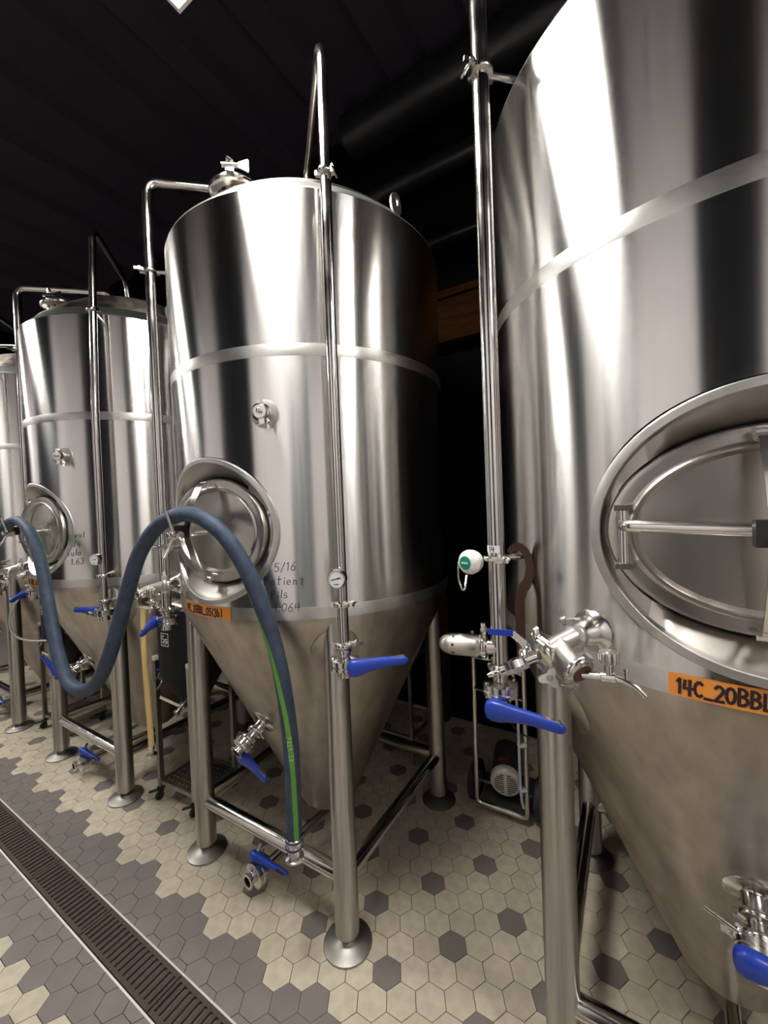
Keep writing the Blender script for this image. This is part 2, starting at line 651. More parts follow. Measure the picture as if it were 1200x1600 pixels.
# ------------------------------------------------------------------ floor drain
dr = thing('drain_channel', 'long floor drain channel with thin bright steel edges in the grey tiles', 'drain', (-2.4, .761, 0))
b = MB().box((0, 0, -.0075), (7.6, .13, .003))
b.build('channel_bed', M['pit'], dr)
for s in (-1, 1):
    MB().box((0, s*.0685, -.002), (7.6, .0065, .010)).build('edge_strip', M['edge'], dr)
slat_me = MB().box((0, 0, 0), (.0165, .098, .008)).mesh('slat', M['iron'])
rail_me = MB().box((0, 0, 0), (.494, .014, .009)).mesh('side_rail', M['iron'])
end_me = MB().box((0, 0, 0), (.012, .098, .009)).mesh('end_bar', M['iron'])
ORD = ['cut off by the bottom edge of the photo', 'second from the bottom of the photo', 'third from the bottom of the photo',
       'fourth from the bottom of the photo', 'fifth from the bottom of the photo', 'running out at the left edge of the photo']
for n in range(6):
    x0 = -.947-.5*n
    g = thing('drain_grate', 'brown iron slotted grate section, '+ORD[n], 'grate', (x0-.249, .761, .003), 0, 'drain grate sections')
    for s in (-1, 1):
        o = bpy.data.objects.new('side_rail', rail_me)
        COL.objects.link(o)
        o.parent = g
        o.location = (0, s*.0555, .0)
    for s in (-1, 1):
        o = bpy.data.objects.new('end_bar', end_me)
        COL.objects.link(o)
        o.parent = g
        o.location = (s*.241, 0, 0)
    for q in range(16):
        o = bpy.data.objects.new('slat', slat_me)
        COL.objects.link(o)
        o.parent = g
        o.location = (-.217+q*.029, 0, -.0005)


# ------------------------------------------------------------------ ceiling lamps
LL = ['square white panel lamp at the top edge of the photo', 'square panel lamp over the aisle at the second tank from the left',
      'square panel lamp over the aisle beside the nearest right tank', 'square panel lamp over the aisle at the far left end']
for n, (x, y) in enumerate(LAMPS):
    t = thing('ceiling_light', LL[n], 'lamp', (x, y, LAMP_Z), 0, 'panel lamps over the aisle')
    MB().box((0, 0, .008), (.58, .58, .004)).build('diffuser', M['lamp'], t)
    f = MB()
    for s in (-1, 1):
        f.box((s*.295, 0, .018), (.012, .602, .04))
        f.box((0, s*.295, .018), (.578, .012, .04))
    f.box((0, 0, .045), (.6, .6, .014))
    f.build('frame', M['lampframe'], t)
    for sx, sy in ((-1, -1), (1, -1), (-1, 1), (1, 1)):
        MB().lathe([(.003, 0), (.003, 4.9-LAMP_Z-.05)], (sx*.27, sy*.27, .05), seg=6).build('hanger_rod', M['lampframe'], t)

# ------------------------------------------------------------------ fermentation tanks
R = .665
ZW, ZT = 1.285, 2.86            # bottom weld, top rim
MZ, MA, MBv = 1.63, .317, .283  # manway centre height, half width, half height


def cyl_pt(a, z, r=R):
    return (r*cos(a), r*sin(a), z)


def shell_mesh():
    """cylinder with an oval hole cut for the manway, exact cylinder normals"""
    vs, fs, nr = [], [], []
    ix = {}

    def V(a, z):
        k = (round(a, 6), round(z, 6))
        if k not in ix:
            ix[k] = len(vs)
            vs.append(cyl_pt(a, z))
            nr.append((cos(a), sin(a), 0))
        return ix[k]
    na = 120
    da = 2*pi/na
    zs = [ZW+(ZT-ZW)*k/28 for k in range(29)]
    zlo = max(z for z in zs if z < MZ-MBv-.015)
    zhi = min(z for z in zs if z > MZ+MBv+.02)
    i0, i1 = zs.index(zlo), zs.index(zhi)
    A = [-pi/2+da*k for k in range(-60, 61)]
    for p in range(na):
        a, c = A[p], A[p+1]
        inside_a = 49 <= p < 71
        for q in range(28):
            if inside_a and i0 <= q < i1:
                continue
            cc = A[0] if p == na-1 else c
            fs.append((V(a, zs[q]), V(cc, zs[q]), V(cc, zs[q+1]), V(a, zs[q+1])))
    per = [(A[p], zs[i0]) for p in range(49, 71)]+[(A[71], zs[q]) for q in range(i0, i1)] \
        + [(A[p], zs[i1]) for p in range(71, 49, -1)]+[(A[49], zs[q]) for q in range(i1, i0, -1)]
    ring0 = [V(*p) for p in per]
    ea, eb = math.asin(MA/R)-.004, MBv-.004
    prev = ring0
    n = len(per)
    for s in (.35, .7, 1.0):
        cur = []
        for (a, z) in per:
            t = atan2((z-MZ)/(zs[i1]-MZ), (a+pi/2)/(11*da))
            tx, tz = -pi/2+ea*cos(t), MZ+eb*sin(t)
            cur.append(V(a+(tx-a)*s, z+(tz-z)*s))
        for k in range(n):
            fs.append((prev[k], prev[(k+1) % n], cur[(k+1) % n], cur[k]))
        prev = cur
    me = bpy.data.meshes.new('shell')
    me.from_pydata(vs, [], fs)
    for p in me.polygons:
        p.use_smooth = True
    me.normals_split_custom_set_from_vertices(nr)
    me.materials.append(M['shell'])
    return me


def link(name, me, parent, label=None):
    o = bpy.data.objects.new(name, me)
    COL.objects.link(o)
    o.parent = parent
    if label:
        o['label'] = label
    return o


def clamp(mb, o, axis, r, lug=None, wing=True):
    """tri-clamp: two flanges in a hinged band with a bolt and wing nut"""
    o, axis = Vector(o), Vector(axis).normalized()
    mb.lathe([(r*.8, -.011), (r*1.02, -.009), (r*1.28, -.0065), (r*1.34, -.003), (r*1.34, .003), (r*1.28, .0065), (r*1.02, .009), (r*.8, .011)], o, axis, 20)
    l = Vector(lug) if lug else axis.orthogonal()
    l = (l-axis*l.dot(axis)).normalized()
    s = axis.cross(l)
    c = o+l*r*1.38
    mb.bar(c-axis*.009, c+axis*.009, .02, .016, l)
    mb.bar(o-l*r*1.38-axis*.008, o-l*r*1.38+axis*.008, .014, .012, l)
    mb.lathe([(.0042, -.026), (.0042, .03)], c+l*.006, s, 8)
    if wing:
        mb.lathe([(.009, .012), (.011, .018), (.009, .026)], c+l*.006, s, 10)
        mb.bar(c+l*.006+s*.019-l*.018, c+l*.006+s*.019+l*.024, .012, .006, s)
    return mb


def wing_plate(mb, o, ux, uy, r, th):
    """three-cornered wing nut plate with a round eye"""
    o, ux, uy = Vector(o), Vector(ux).normalized(), Vector(uy).normalized()
    nz = ux.cross(uy).normalized()*th/2
    n = 18
    vs, fs = [], []
    for k in range(n):
        a = 2*pi*k/n
        ro = r*(.86+.34*cos(3*(a-pi/6))*.9)
        for rad in (ro, r*.36):
            for sg in (-1, 1):
                vs.append(o+ux*rad*cos(a)+uy*rad*sin(a)+nz*sg)
    for k in range(n):
        a, b = 4*k, 4*((k+1) % n)
        fs += [(a, b, b+1, a+1), (a+2, b+2, b+3, a+3), (a, b, b+2, a+2), (a+1, b+1, b+3, a+3)]
    mb.add(vs, fs)


def handle_mesh():
    """moulded butterfly-valve lever, hub at the origin, grip along +x"""
    mb = MB()
    rings = []
    for s, wv, t, dz in ((-.026, .020, .016, 0), (-.021, .046, .030, 0), (-.006, .057, .036, 0), (.014, .055, .035, 0), (.034, .047, .030, .001), (.06, .039, .025, .002),
                         (.10, .033, .022, .002), (.14, .030, .020, -.001), (.164, .028, .018, -.003), (.174, .022, .014, -.004), (.179, .010, .008, -.005)):
        ring = []
        for k in range(12):
            a = 2*pi*k/12
            ca, sa = cos(a), sin(a)
            e = .6
            ring.append(Vector((s, (abs(ca)**e)*(1 if ca > 0 else -1)*t/2, dz+(abs(sa)**e)*(1 if sa > 0 else -1)*wv/2)))
        rings.append(ring)
    mb.loft(rings)
    return mb.mesh('valve_handle', M['blue'], 1.0)


HANDLE = handle_mesh()
HPLATE = MB().bar((-.005, 0, .017), (.168, 0, .012), .004, .010, (0, 1, 0)).lathe([(.008, -.045), (.008, .0)], (0, 0, 0), (0, -1, 0), 10).mesh('lever_plate', M['fit'])


def add_handle(parent, loc, az, tilt=0, roll=0, label=None):
    o = link('valve_handle', HANDLE, parent, label)
    o.location = loc
    o.rotation_euler = (roll, tilt, az)
    p = link('lever_plate', HPLATE, o)
    return o


def valve_body(mb, o):
    """butterfly valve on a vertical pipe, centre o"""
    x, y, z = o
    mb.lathe([(.019, .075), (.019, .05), (.026, .047), (.026, .038), (.02, .034), (.021, .022), (.040, .018), (.049, .015), (.049, -.001), (.046, -.004), (.049, -.007), (.049, -.017), (.04, -.02), (.024, -.024), (.024, -.036), (.027, -.038), (.027, -.045), (.019, -.045), (.019, -.03)],
             o, (0, 0, 1), 26, cap=False)
    for k in range(4):
        a = pi/4+k*pi/2
        mb.lathe([(.0055, -.024), (.0055, .022)], (x+.042*cos(a), y+.042*sin(a), z), (0, 0, 1), 8)


P_FR = Vector((.572, -.558, 0))
P_L = Vector((-.566, -.510, 0))
ZTOP = 3.305


def make_tank():
    t = thing('fermentation_tank', 'tank', 'tank')
    link('shell', shell_mesh(), t)
    # weld bands
    MB().lathe([(R-.001, 2.250), (R+.0006, 2.255), (R+.0006, 2.297), (R-.001, 2.302)], seg=120, cap=False).build('weld_band', M['ringband'], t)
    MB().lathe([(R-.001, 1.284), (R+.0006, 1.285), (R+.0006, 1.330), (R-.001, 1.336)], seg=120, cap=False).build('weld_band', M['ringband'], t)
    # top: rolled rim, flat shoulder, dished dome
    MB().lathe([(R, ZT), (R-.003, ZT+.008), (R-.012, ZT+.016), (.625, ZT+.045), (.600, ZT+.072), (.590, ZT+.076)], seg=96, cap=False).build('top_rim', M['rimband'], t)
    MB().lathe([(.598, ZT+.070), (.590, ZT+.086), (.55, ZT+.122), (.50, ZT+.162), (.45, ZT+.200), (.40, ZT+.235), (.35, ZT+.262), (.28, ZT+.288), (.15, ZT+.308), (.03, ZT+.314)], seg=80, cap=True).build('dome', M['cone'], t)
    # cone with knuckle and rounded bottom
    prof = [(R, ZW), (.662, 1.265), (.650, 1.240)]
    for k in range(1, 12):
        s = k/11
        prof.append((.650+(.150-.650)*s, 1.240+(.205-1.240)*s))
    prof += [(.138, .182), (.115, .160), (.08, .147), (.03, .142)]
    MB().lathe(prof, seg=96, cap=True).build('cone', M['cone'], t, 1.0)
    # outlet neck at the bottom, running forward to the drain valve
    b = MB().tube(bend([(0, 0, .15), (0, 0, .085), (-.03, -.40, .085)], .05), .021, 14)
    ot = b.build('bottom_outlet', M['pipe'], t)
    b = MB()
    ax = Vector((-.03, -.40, 0)).normalized()
    o = Vector((-.032, -.415, .085))
    clamp(b, o, ax, .022, (0, 0, 1))
    b.lathe([(.02, 0), (.022, .012), (.046, .014), (.053, .018), (.053, .035), (.049, .038), (.053, .041), (.053, .058), (.046, .062), (.024, .064), (.024, .080), (.032, .084), (.032, .090), (.021, .090), (.021, .06)], o+ax*.012, ax, 22, cap=False)
    b.build('drain_valve', M['fit'], t)
    # legs
    for sx in (-1, 1):
        for sy in (-1, 1):
            x, y = sx*.438, sy*.436
            lb = MB().lathe([(.030, .048), (.044, .046), (.047, .050), (.047, 1.0)], (x, y, 0), seg=24)
            for q in range(24):
                vx = lb.v[3*24+q]
                lb.v[3*24+q] = (vx[0], vx[1], .205+(hypot(vx[0], vx[1])-.150)/.5*1.035+.006)
            lg = lb.build('leg', M['leg'], t)
            MB().lathe([(.0, .026), (.030, .026), (.032, .024), (.072, .016), (.094, .008), (.095, .002), (.09, .001)], (x, y, 0), seg=30).build('foot_plate', M['foot'], lg)
            MB().lathe([(.022, .022), (.022, .05)], (x, y, 0), seg=16).build('foot_stem', M['foot'], lg)
            # oval reinforcing pad where the leg meets the cone
            pb = MB()
            a0 = atan2(y, x)
            hs = (R-.150)/(1.240-.205)*.97

            def cpt(u, v, lift):
                z = 1.135+v
                rr = .150+(.650-.150)*(z-.205)/(1.240-.205)+lift
                a = a0+u/rr
                return (rr*cos(a), rr*sin(a), z-lift*.5)
            n = 26
            vs, fs = [], []
            for q, (k, lf) in enumerate(((1.0, .0), (1.0, .0035), (.955, .0045), (.55, .0045), (.0, .0045))):
                for m in range(n):
                    aa = 2*pi*m/n
                    vs.append(cpt(.098*k*cos(aa), .105*k*sin(aa), lf))
            for q in range(4):
                for m in range(n):
                    m2 = (m+1) % n
                    fs.append((q*n+m, q*n+m2, (q+1)*n+m2, (q+1)*n+m))
            pb.add(vs, fs)
            pb.build('leg_pad', M['cone'], lg, .5)
    # braces
    for p, q in (((-.438, -.436), (.438, -.436)), ((.438, -.436), (.438, .436)), ((.438, .436), (-.438, .436)), ((-.438, .436), (-.438, -.436))):
        MB().tube([(p[0], p[1], .262), (q[0], q[1], .262)], .030, 18).build('cross_brace', M['pipe'], t)
    manway(t)
    riser(t)
    side_pipe(t)
    ports(t)
    top_fittings(t)
    return t


def manway(t):
    n = 72
    mw = MB()

    def ring(a, bb, yf):
        out = []
        for k in range(n):
            th = 2*pi*k/n
            x, z = a*cos(th), bb*sin(th)
            y = yf(x)
            out.append(Vector((x, y, MZ-.010+z)))
        return out

    def skin(d):
        return lambda x: -(sqrt(R*R-x*x)+d)
    rings = [ring(MA+.004, MBv+.004, skin(-.003)), ring(MA+.003, MBv+.003, skin(.005)), ring(MA, MBv, skin(.007)), ring(MA-.017, MBv-.015, skin(.007)), ring(MA-.019, MBv-.017, skin(.004))]
    vs = [p for r in rings for p in r]
    fs = [(i*n+k, i*n+(k+1) % n, (i+1)*n+(k+1) % n, (i+1)*n+k) for i in range(len(rings)-1) for k in range(n)]
    fr = mw.add(vs, fs).build('manway_collar', M['band'], t, .5)
    rings = [ring(MA-.018, MBv-.016, skin(.003)), ring(MA-.021, MBv-.024, lambda x: -(sqrt(R*R-x*x)-.010)), ring(.2870, .2095, lambda x: min(-.600, -(sqrt(R*R-x*x)-.012)) if abs(x) > .2 else -.605), ring(.284, .207, lambda x: -.600), ring(.2, .15, lambda x: -.600)]
    vs = [p for r in rings for p in r]
    fs = [(i*n+k, i*n+(k+1) % n, (i+1)*n+(k+1) % n, (i+1)*n+k) for i in range(len(rings)-1) for k in range(n)]
    MB().add(vs, fs).build('manway_recess', M['door'], t, .5)
    ga = [ring(.2850, .2075, lambda x: -.600), ring(.2850, .2075, lambda x: -.609), ring(.276, .199, lambda x: -.610)]
    vs = [p for r in ga for p in r]
    fs = [(i*n+k, i*n+(k+1) % n, (i+1)*n+(k+1) % n, (i+1)*n+k) for i in range(2) for k in range(n)]
    MB().add(vs, fs).build('door_gasket', M['rubber'], t, .5)
    # door: rolled outer ring, raised lip, dished centre
    dr_ = [(.283, .205, -.607), (.284, .206, -.618), (.280, .202, -.626), (.268, .191, -.629), (.250, .178, -.627), (.243, .172, -.6285), (.238, .167, -.634), (.234, .163, -.634), (.229, .160, -.628), (.224, .155, -.616)]
    rings = [ring(a, bb, (lambda yy: (lambda x: yy))(y)) for a, bb, y in dr_]
    for s, y in ((.85, -.619), (.6, -.623), (.3, -.626), (.02, -.627)):
        rings.append(ring(.224*s, .155*s, (lambda yy: (lambda x: yy))(y)))
    vs = [p for r in rings for p in r]
    fs = [(i*n+k, i*n+(k+1) % n, (i+1)*n+(k+1) % n, (i+1)*n+k) for i in range(len(rings)-1) for k in range(n)]
    door = MB().add(vs, fs).build('manway_door', M['door'], t, .7)
    # hinge post on the left of the ring and the arm to the hub
    h = MB()
    h.lathe([(.0115, -.058), (.0115, .058)], (-.252, -.650, MZ-.02), seg=16)
    h.build('hinge_post', M['fit'], door)
    for s in (-1, 1):
        MB().box((-.250, -.645, MZ-.02+s*.062), (.034, .034, .012)).build('hinge_bracket', M['leg'], door)
    h = MB()
    h.tube(bend([(-.252, -.650, MZ+.005), (-.246, -.676, MZ+.005), (-.05, -.722, MZ+.000)], .03), .0125, 12)
    h.tube([(-.055, -.721, MZ), (-.02, -.73, MZ-.001)], .008, 10)
    h.build('hinge_arm', M['fit'], door)
    # yoke: flat bar bridging the door from top to bottom
    y = MB()
    path = [(-.018, -.636, MZ+.172), (-.018, -.668, MZ+.172), (-.018, -.705, MZ+.10), (-.018, -.735, MZ-.015), (-.018, -.705, MZ-.12), (-.018, -.668, MZ-.2), (-.018, -.636, MZ-.2)]
    pth = bend(path, .03, 4)
    rg = []
    for i, p in enumerate(pth):
        a_, b_ = pth[max(0, i-1)], pth[min(len(pth)-1, i+1)]
        d = (b_-a_).normalized()
        nn = Vector((1, 0, 0)).cross(d).normalized()
        rg.append([p+Vector((sx*.019, 0, 0))+nn*sn*.0035 for sx, sn in ((-1, -1), (1, -1), (1, 1), (-1, 1))])
    y.loft(rg)
    y.build('yoke', M['fit'], door, .4)
    k = MB()
    k.box((-.018, -.640, MZ+.172), (.034, .028, .026))
    k.lathe([(.007, -.024), (.007, .024)], (-.018, -.650, MZ+.178), (1, 0, 0), 10)
    k.box((-.018, -.640, MZ-.2), (.034, .028, .022))
    k.lathe([(.007, -.024), (.007, .024)], (-.018, -.650, MZ-.206), (1, 0, 0), 10)
    k.build('yoke_bracket', M['fit'], door)
    # screw, hub and crossed tommy bar
    s = MB()
    s.box((-.034, -.745, MZ-.004), (.05, .026, .046))
    s.build('hub_block', M['rubber'], door, label='black block on the door yoke')
    s = MB()
    s.lathe([(.009, .0), (.009, .125), (.0175, .127), (.0205, .132), (.0205, .160), (.0175, .164), (.011, .166), (.011, .178), (.008, .181)], (-.018, -.628, MZ-.015), (0, -1, 0), 18)
    s.build('clamp_screw', M['fit'], door)
    s = MB()
    c = Vector((-.018, -.783, MZ-.015))
    s.tube([c, c+Vector((-.004, -.010, .045)), c+Vector((-.008, -.022, .090))], .0066, 12)
    s.tube([c, c+Vector((.0, -.022, -.045)), c+Vector((.002, -.046, -.078))], .0066, 12)
    s.lathe([(.0085, -.012), (.0085, .012)], c, (0, 0, 1), 12)
    s.build('tommy_bar', M['fit'], door)


def riser(t):
    """pipe in front of the right front leg that climbs over the rim to the dome"""
    x, y, _ = P_FR
    b = MB()
    pts = bend([(x, y, 1.21), (x-.006, y+.006, 2.3), (x-.03, y+.045, ZTOP), (.12, -.12, ZTOP), (.10, -.10, ZT+.30)], .07)
    b.tube(pts, .019, 18)
    p = b.build('riser_pipe', M['pipe'], t)
    for z, dx in ((1.365, 0), (2.835, -.017)):
        c = MB()
        o = Vector((x+dx, y-dx*1.2, z))
        clamp(c, o, (0, 0, 1), .0235 if z < 2 else .020, (1, .35, 0), wing=False)
        rd = Vector((-x, -y, 0)).normalized()
        c.tube([o, Vector((rd.x*-.655, rd.y*-.655, z))], .008, 10)
        c.build('pipe_clamp', M['fit'], p)
    v = MB()
    valve_body(v, (x, y, 1.165))
    clamp(v, (x, y, 1.226), (0, 0, 1), .0235, (1, .5, 0))
    v.build('valve_body', M['fit'], t)
    # dial gauge
    g = MB()
    ax = Vector((.30, -.95, .0)).normalized()
    o = Vector((x+.0, y, 1.46))
    g.lathe([(.008, .0), (.008, .024), (.030, .026), (.0325, .029), (.0325, .046), (.0315, .049), (.0285, .050), (.0285, .047), (.0, .047)], o, ax, 28, cap=False)
    ga = g.build('dial_gauge', M['fit'], t)
    R3 = basis(ax, (0, 0, 1))
    MB().lathe([(.0, .0472), (.0283, .0474), (.0283, .0478), (.0, .0482)], o, ax, 28, cap=False).build('dial_face', M['dial'], ga)

    def fm(u, v, l):
        return o+ax*(.0483+.0004*l)+R3 @ Vector((u, v, 0))
    k = MB()

    def seg(u0, v0, u1, v1, wd):
        L = hypot(u1-u0, v1-v0)
        nx, ny = -(v1-v0)/L*wd/2, (u1-u0)/L*wd/2
        q = [(u0-nx, v0-ny), (u1-nx, v1-ny), (u1+nx, v1+ny), (u0+nx, v0+ny)]
        k.add([fm(a, c, 0) for a, c in q]+[fm(a, c, 1) for a, c in q], [(4, 5, 6, 7), (0, 1, 5, 4), (1, 2, 6, 5), (2, 3, 7, 6), (3, 0, 4, 7)])
    seg(-.019, -.004, .014, .003, .0025)
    seg(.002, .0005, .015, .0032, .0042)
    for m in range(19):
        a = radians(-45+15*m)
        seg(.0235*cos(a), .0235*sin(a), .0265*cos(a), .0265*sin(a), .0008)
    seg(-.0085, -.0185, .0085, -.0185, .0026)
    k.build('dial_marks', M['ink'], ga)


def side_pipe(t):
    """pipe left of the tank with relief valve tee and butterfly valve"""
    x, y, _ = P_L
    b = MB()
    b.tube(bend([(x, y, 1.22), (x, y, 2.3), (x, y, ZTOP+.01), (-.12, -.10, ZTOP+.01), (-.10, -.08, ZT+.30)], .07), .0235, 18)
    p = b.build('side_pipe', M['pipe'], t)
    for z in (2.88, 1.535):
        c = MB()
        o = Vector((x, y, z))
        clamp(c, o, (0, 0, 1), .0265, (-.5, -.7, 0) if z > 2 else (.4, -.9, 0))
        rd = Vector((x, y, 0)).normalized()
        c.tube([o, Vector((rd.x*.655, rd.y*.655, z))], .0085, 10)
        c.build('pipe_clamp', M['fit'], p)
    v = MB()
    valve_body(v, (x, y, 1.165))
    clamp(v, (x, y, 1.226), (0, 0, 1), .0265, (.75, -.6, 0))
    v.build('valve_body', M['fit'], t)
    ax = Vector((-1, -.13, -.03)).normalized()
    o = Vector((x, y, 1.280))
    MB().tube([o-Vector((0, 0, 1))*0, o+ax*.034], .023, 16).build('tee_arm', M['pipe'], t)
    c = MB()
    clamp(c, o+ax*.042, ax, .0255, (.1, -.3, 1))
    c.build('pipe_clamp', M['fit'], t)
    r = MB()
    r.lathe([(.026, .05), (.029, .054), (.0315, .062), (.0315, .135), (.0295, .150), (.024, .163), (.015, .172), (.0, .176)], o, ax, 24)
    rv = r.build('relief_valve', M['leg'], t)
    h = MB()
    Rm = basis(ax, (0, 0, 1))
    for k in range(8):
        a = 2*pi*k/8+.25
        d = Rm @ Vector((cos(a), sin(a), 0))
        h.lathe([(.0042, 0.0), (.0042, .0012)], o+ax*.128+d*.0308, d, 10)
    h.build('vent_hole', M['rubber'], rv)


PORT = Vector((-.322, -.582, 1.38))


def ports(t):
    n = Vector((PORT.x, PORT.y, 0)).normalized()
    P1 = PORT+n*.062
    P2 = Vector((-.412, -.712, 1.352))
    b = MB()
    b.lathe([(.050, -.006), (.050, .001), (.046, .004), (.036, .02), (.028, .036), (.020, .044), (.020, .062)], PORT, n, 26)
    b.build('port_ferrule', M['fit'], t)
    b = MB()
    clamp(b, P1, n, .022, (-.2, .2, 1))
    Q = Vector((-.383, -.672, 1.368))
    E = Vector((-.338, -.722, 1.334))
    b.tube(bend([P1, Q, P2], .02), .021, 14)
    b.tube(bend([Q, Q+Vector((.012, -.022, -.012)), E], .015), .0205, 14)
    b.build('port_tee', M['band'], t)
    d2 = (P2-Q).normalized()
    dE = (E-Q-Vector((.012, -.022, -.012))).normalized()
    b = MB()
    clamp(b, P2, d2, .0245, (.25, -.3, 1))
    b.build('pipe_clamp', M['fit'], t)
    b = MB()
    wing_plate(b, P2+Vector((.014, -.004, -.048)), (.85, .35, -.35), (-.3, -.35, -.9), .021, .007)
    b.build('wing_nut', M['lug'], t)
    b = MB()
    clamp(b, E, dE, .0255, (0, -.3, -1))
    b.build('pipe_clamp', M['fit'], t)
    MB().lathe([(.020, .006), (.022, .0075), (.022, .0115), (.020, .0125)], E, dE, 20).build('blank_gasket', M['gasket'], t)
    # barbed spigot with hex nut
    s = P2+d2*.012
    d3 = Vector((-.80, -.15, -.40)).normalized()
    b = MB()
    b.lathe([(.008, 0), (.008, .028)], s, d3, 12)
    b.lathe([(.0125, .026), (.0145, .030), (.0145, .042), (.0165, .044), (.0165, .060), (.0145, .063), (.013, .078)], s, d3, 6)
    b.lathe([(.010, .078), (.0105, .088), (.0065, .094), (.0085, .097), (.0055, .106), (.0075, .109), (.0045, .122), (.003, .1225), (.003, .09)], s, d3, 14, cap=False)
    b.build('barbed_spigot', M['fit'], t)
    # sample cock
    u = Vector((.93, -.12, .12)).normalized()
    s = E+dE*.012
    b = MB()
    b.lathe([(.007, 0), (.007, .035), (.0105, .037), (.0105, .062), (.006, .064)], s, u, 14)
    k = s+u*.05
    b.lathe([(.0085, .006), (.0085, .024), (.011, .026), (.011, .030), (.006, .031)], k, (0, 0, 1), 14)
    b.tube(spline([k, k+u*.024+Vector((0, 0, -.004)), k+u*.044+Vector((0, 0, -.013)), k+u*.062+Vector((0, 0, -.030))], 4), .0062, 12)
    b.lathe([(.003, 0), (.003, .012), (.0045, .013), (.0045, .018)], k+u*.03, (0, .2, 1), 8)
    b.build('sample_cock', M['fit'], t)
    kn = MB()
    for m in range(8):
        a = 2*pi*m/8
        kn.lathe([(.0055, 0), (.0065, .003), (.0065, .019), (.005, .022)], k+Vector((.0125*cos(a), .0125*sin(a), .030)), (0, 0, 1), 8)
    kn.lathe([(.0135, 0), (.0145, .003), (.0145, .020), (.010, .023)], k+Vector((0, 0, .030)), (0, 0, 1), 16)
    kn.build('cock_knob', M['leg'], t)
    # ball valve body beside the pipe with flat lever
    b = MB()
    o = Vector((-.452, -.690, 1.338))
    b.lathe([(.0, -.018), (.012, -.018), (.015, -.010), (.017, 0), (.015, .010), (.012, .018), (.012, .03), (.0, .03)], o, (-.2, .6, .3), 14)
    b.lathe([(.010, 0), (.010, .02), (.006, .021), (.006, .028)], o, (0, 0, 1), 10)
    b.bar(o+Vector((0, 0, .024)), o+Vector((-.03, 0, .046)), .016, .004, (0, 1, 0))
    b.build('ball_valve', M['fit'], t)
    b = MB()
    b.bar(o+Vector((-.028, 0, .046)), o+Vector((-.085, -.01, .046)), .014, .0045, (0, 1, 0))
    b.build('ball_valve_lever', M['blue'], t)
    # thermometer port with cap, above the manway
    a = radians(-64.6)
    n = Vector((cos(a), sin(a), 0))
    o = n*R+Vector((0, 0, 2.045))
    b = MB().lathe([(.052, -.004), (.052, .002), (.046, .004), (.026, .006), (.024, .01), (.024, .026), (.030, .028), (.030, .036)], o, n, 28)
    b.build('small_port', M['band'], t)
    c = MB()
    clamp(c, o+n*.036, n, .026, (.1, .1, -1))
    c.lathe([(.026, .046), (.024, .05), (.008, .051), (.008, .066), (.005, .068)], o, n, 18)
    c.build('port_clamp', M['fit'], t)
    # racking arm on the cone
    cn = Vector((-.07, -.9, -.435)).normalized()
    zc = .748
    rc = .150+.5*(zc-.205)/1.035
    o = Vector((-.010, -rc, zc))
    b = MB().lathe([(.060, -.01), (.060, .003), (.054, .006), (.028, .010), (.025, .016), (.025, .046)], o, cn, 26)
    b.build('racking_port', M['fit'], t)
    c = MB()
    clamp(c, o+cn*.054, cn, .027, (1, .2, .2))
    clamp(c, o+cn*.094, cn, .026, (-1, .2, .2))
    c.lathe([(.022, .05), (.022, .098), (.026, .101), (.040, .104), (.046, .108), (.046, .119), (.043, .121), (.046, .123), (.046, .134), (.04, .138), (.024, .141), (.024, .152), (.031, .155), (.031, .161), (.02, .161), (.02, .145)], o, cn, 22, cap=False)
    c.build('racking_valve', M['fit'], t)


